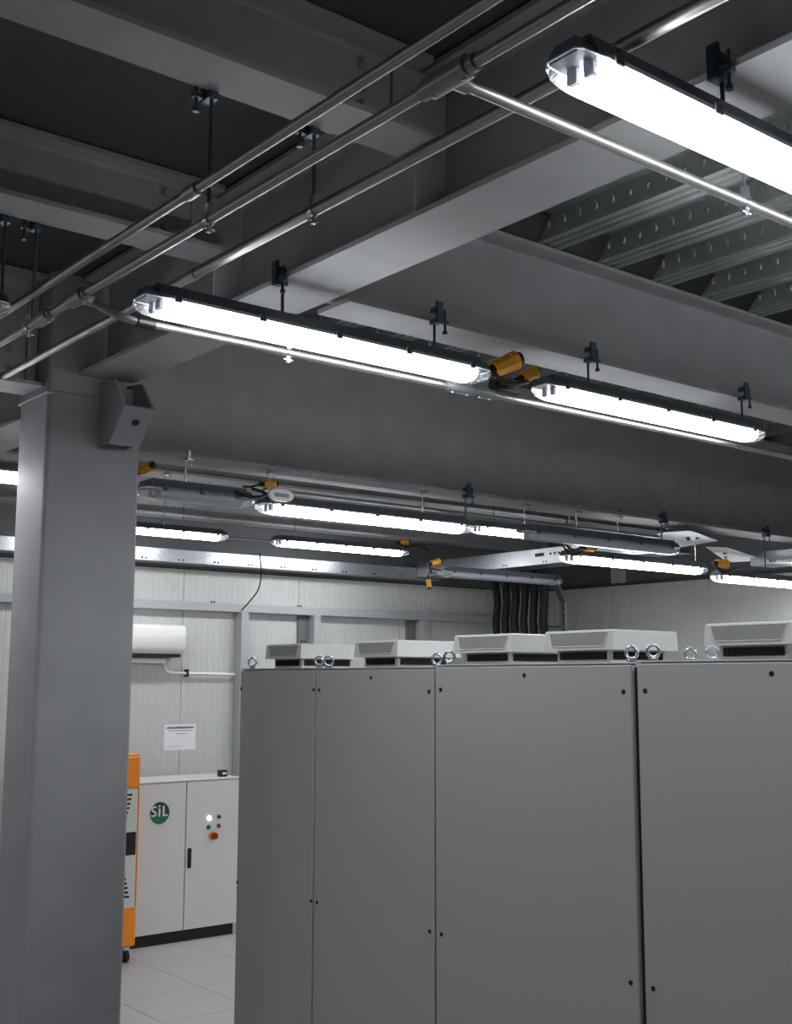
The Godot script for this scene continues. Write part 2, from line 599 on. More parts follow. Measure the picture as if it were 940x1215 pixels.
# ------------------------------------------------------------------ grey cabinets with roof fans
func cabinet(label: String, z0: float, z1: float, top: float, inset: float):
	var o := thing("electrical_cabinet", label, "cabinet", Vector3(3.0, 0, (z0 + z1) / 2), "row of grey electrical cabinets")
	var w := (z1 - z0)
	var h := w / 2
	var st := mb()
	box(st, Vector3(0.02, 0.10, -h + 0.001), Vector3(0.42, top - 0.004, h - 0.001), 0.004)
	build(st, "body", M.cabinet_grey, o)
	st = mb()
	box(st, Vector3(0.03, 0.0, -h + 0.01), Vector3(0.41, 0.10, h - 0.01), 0.003)
	build(st, "plinth", M.black_plastic, o)
	st = mb()
	box(st, Vector3(0.0, 0.12, -h + 0.0035), Vector3(0.021, top - 0.009, h - 0.0035), 0.003)
	var p := build(st, "rear_panel", M.cabinet_grey, o)
	st = mb()
	box(st, Vector3(0.004, top - 0.006, -h + 0.002), Vector3(0.418, top, h - 0.002), 0.002)
	build(st, "roof_plate", M.cabinet_grey, o)
	var spots := []
	for s in [-1, 1]:
		for y in [top - 0.095, 1.11 + 0.0 * s, 0.24]:
			spots.append(Vector3(0, y, s * (h - inset)))
	if inset > 0.02: spots.append(Vector3(0, top - 0.042, 0))
	for q in spots:
		st = mb()
		tube(st, [q + Vector3(0.002, 0, 0), q + Vector3(-0.0015, 0, 0)], 0.0082, 12)
		build(st, "screw", M.screw_steel, p)
	for sx in [0.045, 0.355]:
		for s in [-1, 1]:
			st = mb()
			var e := Vector3(sx, top, s * (h - 0.036))
			tube(st, [e, e + Vector3(0, 0.008, 0)], 0.016, 14)
			ring_shape(st, e + Vector3(0, 0.031, 0), Vector3(0.93, 0, -0.36).normalized() if s > 0 else Vector3(0.70, 0, -0.71).normalized(), 0.0195, 0.0058)
			build(st, "eye_bolt", M.zinc, o)

func roof_fan(label: String, z0: float, z1: float, top: float):
	var o := thing("roof_fan", label, "fan unit", Vector3(3.05, top, (z0 + z1) / 2), "roof fans on the cabinets")
	var h := (z1 - z0) / 2
	var D := 0.35
	# slotted base
	var st := mb()
	box(st, Vector3(0.03, 0, -h + 0.035), Vector3(D - 0.03, 0.046, h - 0.035), 0.003)
	build(st, "base", M.fan_grey, o)
	for k in 4:
		st = mb()
		if k < 2:
			var x := 0.0285 if k == 0 else D - 0.0285
			box(st, Vector3(x - 0.001, 0.012, -h + 0.05), Vector3(x + 0.001, 0.038, h - 0.05))
		else:
			var zz := (h - 0.0335) if k == 2 else -(h - 0.0335)
			box(st, Vector3(0.045, 0.012, zz - 0.001), Vector3(D - 0.045, 0.038, zz + 0.001))
		var sl := build(st, "slot_band", M.black_plastic, o)
		st = mb()
		for i in 19:
			if k < 2:
				var x := 0.0270 if k == 0 else D - 0.0270
				var zz := lerpf(-h + 0.058, h - 0.058, i / 18.0)
				box(st, Vector3(x - 0.0015, 0.012, zz - 0.0022), Vector3(x + 0.0015, 0.038, zz + 0.0022))
			else:
				var zz := (h - 0.032) if k == 2 else -(h - 0.032)
				var x := lerpf(0.052, D - 0.052, i / 18.0)
				box(st, Vector3(x - 0.0022, 0.012, zz - 0.0015), Vector3(x + 0.0022, 0.038, zz + 0.0015))
		var bars := build(st, "slot_bars", M.screw_steel, sl)
		bars.set_meta("kind", "stuff")
	# hood: slightly tapering body, overhanging the base
	st = mb()
	var y0 := 0.044
	var y1 := 0.112
	var a := []
	var b := []
	var c := []
	for k in [[0, -1], [1, -1], [1, 1], [0, 1]]:
		a.append(Vector3(D * k[0], y0, h * k[1]))
		b.append(Vector3(lerpf(0.006, D - 0.003, k[0]), y1 - 0.004, (h - 0.003) * k[1]))
		c.append(Vector3(lerpf(0.010, D - 0.007, k[0]), y1, (h - 0.007) * k[1]))
	var mid := Vector3(D / 2, 0.08, 0)
	poly(st, a, mid); poly(st, c, mid)
	for i in 4:
		var j := (i + 1) % 4
		poly(st, [a[i], a[j], b[j], b[i]], mid)
		poly(st, [b[i], b[j], c[j], c[i]], mid)
	build(st, "hood", M.fan_grey, o)
	# recessed trapezoid louvre on the face: frame and slats
	st = mb()
	var tilt := 0.006 / (y1 - 0.004 - y0)
	var fr := [[-h + 0.022, 0.104], [h - 0.022, 0.104], [h - 0.040, 0.056], [-h + 0.040, 0.056]]
	for i in 4:
		var p0: Array = fr[i]
		var p1: Array = fr[(i + 1) % 4]
		var A := Vector3((p0[1] - y0) * tilt - 0.001, p0[1], p0[0])
		var B := Vector3((p1[1] - y0) * tilt - 0.001, p1[1], p1[0])
		tube(st, [A, B], 0.0022, 6)
	build(st, "grille_frame", M.fan_grey, o)
	st = mb()
	var bp := []
	for q in fr: bp.append(Vector3((q[1] - y0) * tilt - 0.0006, q[1], q[0]))
	poly(st, bp, mid)
	build(st, "grille_back", M.fan_grille, o)
	st = mb()
	for i in 9:
		var y := lerpf(0.060, 0.100, i / 8.0)
		var hw := lerpf(h - 0.042, h - 0.026, i / 8.0)
		var x := (y - y0) * tilt
		box(st, Vector3(x - 0.0018, y - 0.0017, -hw), Vector3(x + 0.002, y + 0.0017, hw))
	build(st, "louvre", M.cabinet_grey, o)

func cabinets():
	cabinet("narrowest cabinet, at the far left end of the grey row", -4.92, -4.294, 2.099, 0.012)
	cabinet("second grey cabinet, between the narrow one and the wide one", -4.292, -3.494, 2.098, 0.030)
	cabinet("wide grey cabinet left of the open black gap", -3.492, -2.517, 2.106, 0.036)
	cabinet("nearest grey cabinet, right of the black gap at the picture edge", -2.500, -1.50, 2.110, 0.036)
	var gk := thing("gap_shade_strip", "black strip standing for the shade in the gap between the two nearest cabinets", "gap_shade", Vector3(3.02, 0, -2.5085))  # black strip stands in for shade in the open gap
	var gs := mb()
	box(gs, Vector3(-0.006, 0.0, -0.0075), Vector3(0.006, 2.09, 0.0075), 0.001)
	build(gs, "strip", M.rubber, gk)
	roof_fan("farthest roof fan, on the narrow cabinet", -4.78, -4.485, 2.099)
	roof_fan("roof fan second from the left, on the second cabinet", -4.08, -3.785, 2.098)
	roof_fan("third roof fan, at the left of the wide cabinet", -3.44, -3.12, 2.106)
	roof_fan("fourth roof fan, at the right of the wide cabinet", -2.955, -2.64, 2.106)
	roof_fan("nearest roof fan, at the right edge of the picture", -2.27, -1.955, 2.110)

# ------------------------------------------------------------------ lamps
# batten lamp lying along x; seam between housing and cover at local y = 0
func lamp(label: String, x0: float, x1: float, u: float, z: float, lit: bool, clear_ends := true) -> Node3D:
	var o := thing("batten_lamp", label, "lamp", Vector3((x0 + x1) / 2, 2.05 + u + 0.026, z), "lit batten lamps" if lit else "unlit batten lamps")
	var h := (x1 - x0) / 2
	var st := mb()
	var prof := PackedVector2Array([Vector2(-0.052, -0.004), Vector2(0.052, -0.004), Vector2(0.052, 0.006), Vector2(0.043, 0.020), Vector2(0.033, 0.044), Vector2(-0.033, 0.044), Vector2(-0.043, 0.020), Vector2(-0.052, 0.006)])
	prism(st, prof, Vector3(-h + 0.05, 0, 0), Vector3(0, 0, 1), Vector3.UP, Vector3(2 * h - 0.10, 0, 0))
	# rounded ends of the housing
	for s in [-1.0, 1.0]:
		var p2 := PackedVector2Array([Vector2(-0.046, -0.004), Vector2(0.046, -0.004), Vector2(0.046, 0.008), Vector2(0.028, 0.030), Vector2(-0.028, 0.030), Vector2(-0.046, 0.008)])
		prism(st, p2, Vector3(s * (h - 0.05), 0, 0), Vector3(0, 0, 1), Vector3.UP, Vector3(s * 0.035, 0, 0))
	build(st, "housing", M.housing_grey, o)
	# cover
	var end := 0.085
	var cp := PackedVector2Array()
	for k in 15:
		var w := PI + PI * k / 14.0
		var cx := cos(w)
		var cy := sin(w)
		var bulge := 0.050 + 0.010 * minf(1.0, absf(cy) * 5.0)
		cp.append(Vector2(signf(cx) * pow(absf(cx), 0.6) * bulge, -0.004 - pow(absf(cy), 0.75) * 0.047))
	st = mb()
	prism(st, cp, Vector3(-h + end, 0, 0), Vector3(0, 0, 1), Vector3.UP, Vector3(2 * h - 2 * end, 0, 0), true)
	build(st, "cover", M.lit_cover if lit else M.dull_cover, o)
	for s in [-1.0, 1.0]:
		st = mb()
		# clear end: swept shrinking sections
		var prev := []
		for i in 6:
			var t := i / 5.0
			var sc := sqrt(maxf(0.0, 1.0 - pow(t, 3.0) * 0.62))
			var ring := []
			for p in cp:
				ring.append(Vector3(s * (h - end + t * (end - 0.004)), -0.004 + (p.y + 0.004) * sc, p.x * lerpf(1.0, sc, 0.7)))
			if i > 0:
				for k in ring.size() - 1:
					poly(st, [prev[k], prev[k + 1], ring[k + 1], ring[k]], Vector3(s * (h - end), -0.02, 0))
			prev = ring
		poly(st, prev, Vector3(s * (h - end), -0.02, 0))
		build(st, "clear_end", M.clear_cover if clear_ends else M.dull_cover, o)
		st = mb()
		tube(st, [Vector3(s * (h - 0.085), -0.004, 0.052), Vector3(s * (h - 0.014), -0.004, 0.045), Vector3(s * (h - 0.003), -0.004, 0.036), Vector3(s * (h - 0.003), -0.004, -0.036), Vector3(s * (h - 0.014), -0.004, -0.045), Vector3(s * (h - 0.085), -0.004, -0.052)], 0.0025, 6)
		build(st, "cover_rim", M.white_shell, o)
		if clear_ends:
			for zz in ([-0.022, 0.022] if lit else [0.0]):
				st = mb()
				box(st, Vector3(s * (h - end + 0.022) - 0.009, -0.038, zz - 0.013), Vector3(s * (h - end + 0.022) + 0.009, -0.004, zz + 0.013), 0.003)
				build(st, "lamp_holder", M.holder_grey, o)
				if lit:
					st = mb()
					cyl(st, Vector3(s * (h - end + 0.0005), -0.026, zz), Vector3(s * (h - end + 0.0135), -0.026, zz), 0.011, 12)
					build(st, "tube_end", M.lit_cover, o)
	var n := 5 if h > 0.5 else 3
	for i in n:
		for s in [-1.0, 1.0]:
			var x := lerpf(-h + 0.11, h - 0.11, i / float(n - 1))
			st = mb()
			box(st, Vector3(x - 0.013, -0.014, s * 0.0575 - 0.003), Vector3(x + 0.013, 0.012, s * 0.0575 + 0.003), 0.002)
			box(st, Vector3(x - 0.006, 0.010, s * 0.057 - 0.004), Vector3(x + 0.006, 0.022, s * 0.057 + 0.002), 0.001)
			build(st, "clip", M.clip_grey, o)
	if lit:
		var l := AreaLight3D.new()
		l.name = "tube_light"
		l.area_size = Vector2(2 * h - 2 * end, 0.07)
		l.light_color = Color(0.98, 0.99, 1.0)
		l.light_energy = LAMP
		l.area_range = 20.0
		l.shadow_enabled = true
		l.rotation = Vector3(-PI / 2, 0, 0)
		l.position = Vector3(0, -0.0545, 0)
		o.add_child(l)
	return o

# clamp on a flange with a threaded rod below; y_top = underside of the flange
func hanger(label: String, x: float, z: float, y_flange: float, y_end: float, m: Material, facing := 1.0, big := true):
	var o := thing("hanger_rod", label, "hanger", Vector3(x, y_end, z))
	var st := mb()
	cyl(st, Vector3(0, 0, 0), Vector3(0, y_flange - y_end - 0.012, 0), 0.0055 if big else 0.004, 10)
	build(st, "rod", m, o)
	var y := y_flange - y_end
	st = mb()
	var s := 1.0 if big else 0.6
	# C-shaped clamp: back web, jaw above and below the flange edge
	box(st, Vector3(-0.016 * s, y - 0.022 * s, -0.012), Vector3(0.016 * s, y - 0.001, 0.034), 0.002)
	box(st, Vector3(-0.016 * s, y - 0.022 * s, 0.024), Vector3(0.016 * s, y + 0.062 * s, 0.036), 0.002)
	box(st, Vector3(-0.016 * s, y + 0.020, -0.006), Vector3(0.016 * s, y + 0.042 * s, 0.034), 0.002)
	var cl := build(st, "clamp", m, o)
	st = mb()
	cyl(st, Vector3(0.034 * s, y - 0.052 * s, 0.022), Vector3(0.034 * s, y + 0.036 * s, 0.022), 0.005 * s, 8)
	cyl(st, Vector3(0.034 * s, y - 0.058 * s, 0.022), Vector3(0.034 * s, y - 0.046 * s, 0.022), 0.010 * s, 6)
	box(st, Vector3(0.012 * s, y - 0.018 * s, 0.012), Vector3(0.046 * s, y - 0.006 * s, 0.032), 0.001)
	build(st, "clamp_screw", m, cl)
	if facing < 0: o.rotation.y = PI
	elif facing > 1.5: o.rotation.y = -PI / 2

func lamps():
	lamp("brightest, nearest lit batten lamp at the upper right, crossing under the girder", 1.592, 3.09, 1.18, -1.475, true)
	lamp("long lit batten lamp right of the column head, in mid picture", 1.578, 3.035, 1.143, -3.235, true)
	lamp("lit batten lamp right of the yellow connectors, ending at the right edge", 3.33, 4.826, 1.143, -3.235, true)
	lamp("lamp end with clear cap peeping in at the left edge, above the column", -0.09, 1.405, 1.235, -3.87, false)
	lamp("lit batten lamp with a white oval tag at its left end, under the deepest beam", 3.21, 4.67, 0.87, -5.12, true)
	lamp("short unlit batten lamp just right of the column, orange plug on its end", 2.53, 3.15, 0.88, -5.10, false)
	lamp("long unlit batten lamp in line after the tagged lamp", 5.05, 6.55, 0.87, -5.08, false)
	lamp("small bright stretch of lamp showing between the tagged lamp and the unlit one", 5.87, 7.35, 1.10, -6.41, true)
	lamp("lit lamp against the column, above the left end of the wall tray", 3.48, 4.95, 1.14, -8.38, true)
	lamp("lit lamp above the wall tray, yellow plug at its right end", 5.40, 6.86, 1.14, -8.38, true)
	lamp("lit lamp below the bright tray, in front of the right wall", 5.79, 7.31, 0.80, -5.42, true)
	lamp("rightmost low lamp, beside the large yellow plug", 7.55, 9.05, 0.77, -5.50, true)
	lamp("unlit batten lamp hanging over the black cable drop", 6.53, 7.98, 0.88, -7.52, false)
	lamp("lit lamp at the left picture edge, behind the column", 0.80, 2.30, 0.95, -5.50, true)
	# the rows go on behind the camera and past the right edge
	lamp("lit batten lamp beyond the right edge, in line with the nearest lamp", 3.42, 4.92, 1.18, -1.475, true)
	lamp("lit batten lamp beyond the right edge, third in line after the nearest lamp", 5.22, 6.72, 1.18, -1.475, true)
	lamp("lit batten lamp out of frame, second to the right of the camera", 5.22, 6.72, 1.18, 0.35, true)
	lamp("lit batten lamp out of frame to the right of the camera", 3.42, 4.92, 1.18, 0.35, true)
	lamp("added lit batten lamp far right of the frame, in line with the nearest lamp", 7.02, 8.52, 1.18, -1.475, true)  # added out of view to brighten the beam faces
	lamp("added lit batten lamp left of the frame, beside the lamp end", -1.95, -0.45, 1.20, -3.87, true)  # this lamp and the next added unseen to light the cabinet fronts
	lamp("added lit batten lamp left of the frame, in line with the lamp behind the column", -1.20, 0.30, 0.95, -5.50, true)
	# clamps of the near rows
	var d: Material = M.dark_zinc
	hanger("dark clamp and rod holding the nearest lamp to the girder flange", 2.118, -1.475, 3.39, 3.296, d, 2.0)
	hanger("dark clamp and rod at the left end of the long lamp, on the girder flange", 2.118, -3.25, 3.39, 3.26, d, 2.0)
	hanger("dark clamp and rod at the right end of the long lamp", 2.806, -3.262, 3.392, 3.26, d)
	hanger("dark clamp and rod right of the yellow connectors", 3.658, -3.262, 3.392, 3.26, d)
	hanger("dark clamp and rod at the right end of the second lamp of the row", 4.74, -3.262, 3.392, 3.26, d)
	hanger("tall dark clamp at the right end of the tagged lamp, on the deepest beam", 4.62, -5.095, 3.126, 2.99, d)
	hanger("tall dark clamp over the right end of the long unlit lamp", 6.42, -5.095, 3.126, 2.99, d)
	hanger("olive clamp and rod above the large yellow plug", 7.62, -5.095, 3.126, 2.86, M.dark_zinc)
	var sm: Material = M.zinc
	for q in [["small rod over the short unlit lamp beside the column", 2.78, -5.11, 3.126, 3.0], ["small rod above the white oval tag", 3.30, -5.17, 3.126, 2.97], ["second small rod along the tagged lamp", 3.62, -6.93, 3.39, 3.05], ["third small rod along the tagged lamp", 4.35, -5.17, 3.126, 2.97],
			["first small rod over the long unlit lamp", 5.15, -5.14, 3.126, 2.99], ["second small rod over the long unlit lamp", 5.62, -5.14, 3.126, 2.99], ["third small rod over the long unlit lamp", 6.02, -5.14, 3.126, 2.99],
			["rod over the lamp above the left end of the wall tray", 4.55, -8.38, 3.845, 3.255], ["left rod of the lamp above the wall tray", 5.62, -8.38, 3.845, 3.255], ["right rod of the lamp above the wall tray", 6.60, -8.38, 3.845, 3.255], ["rod over the bright stretch between the tagged lamp and the unlit one", 6.10, -6.41, 3.845, 3.215],
			["rod carrying the tray beside the unlit lamp over the cable drop", 7.42, -6.93, 3.39, 3.10], ["pale rod left of the large yellow plug", 7.22, -5.42, 3.845, 2.915], ["pale rod holding the low lamp in front of the right wall", 5.86, -5.42, 3.845, 2.915]]:
		hanger(q[0], q[1], q[2], q[3], q[4], sm, 1.0, false)

# ------------------------------------------------------------------ conduits
func conduit_body(o: Node3D, c: Vector3, dir: Vector3, out: Vector3, len := 0.12):
	# cast elbow with a lid facing down and a branch hub
	var st := mb()
	var p := c - o.position
	var side := dir.cross(Vector3.UP).normalized()
	var prof := PackedVector2Array()
	for k in 16:
		var w := TAU * k / 16
		prof.append(Vector2(cos(w) * 0.024, clampf(sin(w) * 0.026, -0.020, 0.026)))
	prism(st, prof, p - dir * len * 0.5, side, Vector3.UP, dir * len, true)
	tube(st, [p - dir * (len * 0.5 + 0.022), p + dir * (len * 0.5 + 0.022)], 0.0185, 14)
	if out != Vector3.ZERO:
		tube(st, [p, p + out * 0.05], 0.019, 14)
	build(st, "elbow_body", M.cast_grey, o)
	st = mb()
	for s in [-1.0, 1.0]:
		cyl(st, p + dir * s * len * 0.38 + Vector3(0, -0.026, 0), p + dir * s * len * 0.38 + Vector3(0, -0.018, 0), 0.005, 8)
	build(st, "lid_screw", M.zinc, o)

func pipe_clip(o: Node3D, c: Vector3, axis: Vector3, r: float):
	var st := mb()
	var p := c - o.position
	tube(st, [p - axis * 0.010, p + axis * 0.010], r + 0.0035, 14)
	box(st, p + Vector3(-0.009, r, -0.009), p + Vector3(0.009, r + 0.03, 0.009), 0.001)
	box(st, p + Vector3(-0.007, -r - 0.022, -0.007), p + Vector3(0.007, -r, 0.007), 0.001)
	cyl(st, p + Vector3(-0.018, -r - 0.012, 0), p + Vector3(0.018, -r - 0.012, 0), 0.0045, 8)
	build(st, "pipe_clip", M.zinc, o)

func conduits():
	var r := 0.0135
	var cs: Material = M.conduit_steel
	# three runs along the girder
	var runs := [["uppermost of the three parallel steel conduits, passing over the elbows", 1.424, 3.31, [-2.62, -0.9]],
		["middle of the three parallel steel conduits, with cast elbows on it", 1.468, 3.24, []],
		["lowest in view of the three parallel steel conduits, beside the girder web", 1.80, 3.35, [-3.3, -1.2]]]
	var z_end := [-4.6, -5.6, -5.6]
	for i in 3:
		var o := thing("steel_conduit", runs[i][0], "conduit", Vector3(runs[i][1], runs[i][2], -1.0), "conduits along the girder")
		var st := mb()
		cyl(st, Vector3(0, 0, 4.3), Vector3(0, 0, z_end[i] + 1.0), r + (0.003 if i == 2 else 0.0), 16)
		build(st, "pipe", cs, o)
		for z in runs[i][3]:
			st = mb()
			cyl(st, Vector3(0, 0, z + 1.0 - 0.03), Vector3(0, 0, z + 1.0 + 0.03), r + 0.0055, 16)
			build(st, "coupling", cs, o)
		if i == 1:
			conduit_body(o, Vector3(1.468, 3.24, -1.66), Vector3(0, 0, 1), Vector3(1, 0, 0))
			conduit_body(o, Vector3(1.468, 3.24, -3.43), Vector3(0, 0, 1), Vector3(1, 0, 0), 0.10)
			conduit_body(o, Vector3(1.468, 3.24, -3.70), Vector3(0, 0, 1), Vector3.ZERO, 0.10)
			pipe_clip(o, Vector3(1.468, 3.24, -2.61), Vector3(0, 0, 1), r)
			pipe_clip(o, Vector3(1.468, 3.24, -3.83), Vector3(0, 0, 1), r)
			pipe_clip(o, Vector3(1.468, 3.24, -1.02), Vector3(0, 0, 1), r)
		if i == 2:
			pipe_clip(o, Vector3(1.80, 3.35, -2.61), Vector3(0, 0, 1), r + 0.003)
	# runs along the lamp rows
	var a := thing("steel_conduit", "bright conduit branching right below the nearest lamp", "conduit", Vector3(3.0, 3.24, -1.66))
	var st := mb()
	cyl(st, Vector3(-1.49, 0, 0), Vector3(6.1, 0, 0), r, 16)
	build(st, "pipe", cs, a)
	pipe_clip(a, Vector3(2.462, 3.24, -1.66), Vector3(1, 0, 0), r)
	var b := thing("steel_conduit", "bright conduit running just below the long lamp row", "conduit", Vector3(3.0, 3.178, -3.36))
	st = mb()
	tube(st, [Vector3(-1.49, 0.062, -0.07), Vector3(-1.42, 0.014, -0.02), Vector3(-1.34, 0, 0), Vector3(0.005, 0, 0)], r, 16)
	cyl(st, Vector3(0.13, 0, 0), Vector3(6.1, 0, 0), r, 16)
	build(st, "pipe", cs, b)
	st = mb()
	cyl(st, Vector3(-1.36, 0, 0), Vector3(-1.30, 0, 0), r + 0.004, 14)
	build(st, "coupling", M.black_plastic, b)
	conduit_body(b, Vector3(3.02, 3.18, -3.36), Vector3(1, 0, 0), Vector3.ZERO, 0.10)
	conduit_body(b, Vector3(3.15, 3.18, -3.36), Vector3(1, 0, 0), Vector3.ZERO, 0.07)
	pipe_clip(b, Vector3(2.215, 3.178, -3.36), Vector3(1, 0, 0), r)
	# far rows
	var c := thing("steel_conduit", "thin conduit above the tagged lamp and the long unlit lamp", "conduit", Vector3(5.0, 3.03, -5.184))
	st = mb()
	cyl(st, Vector3(-1.72, 0, 0), Vector3(1.5, 0, 0), 0.011, 12)
	build(st, "pipe", cs, c)
	var e := thing("steel_conduit", "thin conduit between the two lamps above the wall tray", "conduit", Vector3(5.0, 3.20, -8.38))
	st = mb()
	cyl(st, Vector3(-0.055, 0, 0), Vector3(0.405, 0, 0), 0.011, 12)
	build(st, "pipe", cs, e)
	# rods
	hanger("long dark rod from the upper left beam down to the middle conduit", 1.468, -2.612, 3.596, 3.25, M.dark_zinc, -1.0)
	hanger("dark rod nearer the girder, from the upper left beam down to the lowest conduit", 1.80, -2.612, 3.596, 3.365, M.dark_zinc, -1.0)
	hanger("dark rod at the left edge over the clear lamp end", 1.36, -3.80, 3.596, 3.32, M.dark_zinc, -1.0)
	hanger("dark rod second from the left edge, over the middle conduit", 1.468, -3.80, 3.596, 3.26, M.dark_zinc, -1.0)
	hanger("thin pale rod holding the bright conduit below the nearest lamp", 2.462, -1.66, 3.845, 3.28, M.galvanised, 1.0, false)
	hanger("short rod at the top edge, over the middle conduit", 1.468, -1.27, 3.596, 3.25, M.dark_zinc, 1.0)

# ------------------------------------------------------------------ cable trays
func tray_run(label: String, x0: float, x1: float, z0: float, z1: float, y0: float, y1: float, along_x: bool, bolts: float) -> Node3D:
	var o := thing("cable_tray", label, "cable tray", Vector3((x0 + x1) / 2, y0, (z0 + z1) / 2), "galvanised trays")
	var hx := (x1 - x0) / 2
	var hz := (z1 - z0) / 2
	var h := y1 - y0
	var st := mb()
	box(st, Vector3(-hx, 0, -hz), Vector3(hx, 0.003, hz))
	build(st, "tray_bottom", M.galvanised, o)
	for s in [-1.0, 1.0]:
		st = mb()
		if along_x:
			box(st, Vector3(-hx, 0, s * hz - 0.002), Vector3(hx, h, s * hz + 0.002), 0.001)
			box(st, Vector3(-hx, h - 0.004, minf(s * hz, s * (hz - 0.012))), Vector3(hx, h, maxf(s * hz, s * (hz - 0.012))))
		else:
			box(st, Vector3(s * hx - 0.002, 0, -hz), Vector3(s * hx + 0.002, h, hz), 0.001)
			box(st, Vector3(minf(s * hx, s * (hx - 0.012)), h - 0.004, -hz), Vector3(maxf(s * hx, s * (hx - 0.012)), h, hz))
		var w := build(st, "side_wall", M.galvanised, o)
		var L := hx if along_x else hz
		for k in int(2 * L / bolts):
			for dd in [-0.018, 0.018]:
				var p: float = -L + bolts * (k + 0.5) + dd
				st = mb()
				var q := Vector3(p, 0.022, s * (hz + 0.002)) if along_x else Vector3(s * (hx + 0.002), 0.022, p)
				var ax := Vector3(0, 0, s) if along_x else Vector3(s, 0, 0)
				cyl(st, q - ax * 0.001, q + ax * 0.005, 0.008, 8)
				build(st, "bolt", M.screw_steel, w)
	return o

func trays():
	tray_run("long galvanised tray in front of the panelled back wall", -0.5, 7.76, -9.17, -8.95, 3.03, 3.14, true, 0.345)
	var b := tray_run("galvanised tray turning out of the corner towards the camera", 7.46, 7.76, -8.944, -5.86, 3.05, 3.19, false, 0.5)
	# splice plate with slot and label plate, whitened for the lamp light on it
	var st := mb()
	box(st, Vector3(-0.156, 0.012, 0.02), Vector3(-0.152, 0.135, 0.60), 0.001)
	var sp := build(st, "splice_plate", M.bright_plate, b)
	st = mb()
	box(st, Vector3(-0.158, 0.07, 0.09), Vector3(-0.1555, 0.10, 0.20), 0.001)
	build(st, "slot", M.screw_steel, sp)
	for k in 3:
		st = mb()
		cyl(st, Vector3(-0.161, 0.085, 0.28 + 0.05 * k), Vector3(-0.155, 0.085, 0.28 + 0.05 * k), 0.011, 8)
		build(st, "bolt", M.screw_steel, sp)
	# second tray, right of the yellow plug, with an angled end plate whitened for lamp light
	var t := tray_run("galvanised tray at the right edge above the rightmost low lamp", 8.20, 8.50, -5.62, 3.2, 2.965, 3.07, false, 0.42)
	st = mb()
	prism(st, PackedVector2Array([Vector2(7.28, -5.37), Vector2(7.45, -5.30), Vector2(8.2, -5.56), Vector2(8.5, -5.58), Vector2(8.37, -5.96)]), -t.position + Vector3(0, 3.028, 0), Vector3.RIGHT, Vector3(0, 0, 1), Vector3(0, 0.004, 0))
	var ep := build(st, "end_plate", M.bright_plate, t)
	for q in [[7.72, -5.52], [7.98, -5.70], [8.12, -5.80]]:
		st = mb()
		cyl(st, Vector3(q[0], 3.018, q[1]) - t.position, Vector3(q[0], 3.030, q[1]) - t.position, 0.014, 8)
		build(st, "bolt", M.screw_steel, ep)
	var e := thing("tray_plate", "angled tray plate with lamp light in its pale colour, under the end of the deepest beam", "tray plate", Vector3(6.9, 3.07, -5.25))
	st = mb()
	prism(st, PackedVector2Array([Vector2(-0.16, -0.18), Vector2(-0.29, 0.036), Vector2(-0.24, 0.20), Vector2(-0.07, 0.15), Vector2(0.42, -0.04), Vector2(0.58, -0.60), Vector2(0.562, -0.62)]), Vector3.ZERO, Vector3.RIGHT, Vector3(0, 0, 1), Vector3(0, 0.004, 0))
	build(st, "plate", M.bright_plate, e)
	for q in [[0.05, -0.03], [0.12, 0.0], [0.15, -0.1]]:
		st = mb()
		cyl(st, Vector3(q[0], -0.01, q[1]), Vector3(q[0], 0.002, q[1]), 0.013, 8)
		build(st, "bolt", M.screw_steel, e)
	# cable drop: ladder rails with thick black cables bending down
	var lad := thing("cable_ladder", "perforated upright rails with an angled head carrying the black cables", "cable ladder", Vector3(8.55, 0, -8.38))
	for s in [-1.0, 1.0]:
		st = mb()
		box(st, Vector3(-0.02, 0.0, s * 0.385 - 0.034), Vector3(0.02, 2.80, s * 0.385 + 0.034), 0.002)
		var rl := build(st, "rail", M.galvanised, lad)
		for k in 6:
			st = mb()
			cyl(st, Vector3(-0.022, 2.74 - 0.07 * k, s * 0.385), Vector3(-0.0195, 2.74 - 0.07 * k, s * 0.385), 0.009, 8)
			build(st, "slot", M.screw_steel, rl)
		st = mb()
		prism(st, PackedVector2Array([Vector2(-0.02, 2.795), Vector2(0.02, 2.795), Vector2(-0.13, 3.02), Vector2(-0.17, 3.02)]), Vector3(0, 0, s * 0.385 - 0.034), Vector3.RIGHT, Vector3.UP, Vector3(0, 0, 0.068))
		build(st, "angled_head", M.galvanised, lad)
	for yy in [2.15, 2.55, 2.93]:
		st = mb()
		box(st, Vector3(-0.012 - (0.1 if yy > 2.9 else 0.0), yy, -0.37), Vector3(0.012 - (0.1 if yy > 2.9 else 0.0), yy + 0.03, 0.37), 0.002)
		build(st, "rung", M.galvanised, lad)
	for k in 6:
		var z := -8.71 + 0.132 * k
		var o := thing("power_cable", ["thick black cable nearest the back wall in the drop", "second thick black cable of the drop", "third thick black cable of the drop", "fourth thick black cable of the drop", "fifth thick black cable of the drop", "thick black cable at the right rail of the drop"][k], "cable", Vector3(8.5, 0, z), "thick black cables of the drop")
		st = mb()
		var pts := []
		for i in 9:
			var w := PI / 2 * i / 8.0
			pts.append(Vector3(-0.42 + 0.30 * sin(w) - 0.05, 2.78 + 0.32 * cos(w) + 0.03 * k, 0.22 * (1.0 - sin(w))))
		pts.append(Vector3(-0.168, 2.62, -0.03)); pts.append(Vector3(-0.165, 2.4, -0.01)); pts.append(Vector3(-0.16, 2.0, 0.05)); pts.append(Vector3(-0.15, 0.0, 0.0))
		tube(st, pts, 0.038 + 0.002 * (k % 3), 14)
		build(st, "sheath", M.rubber, o)

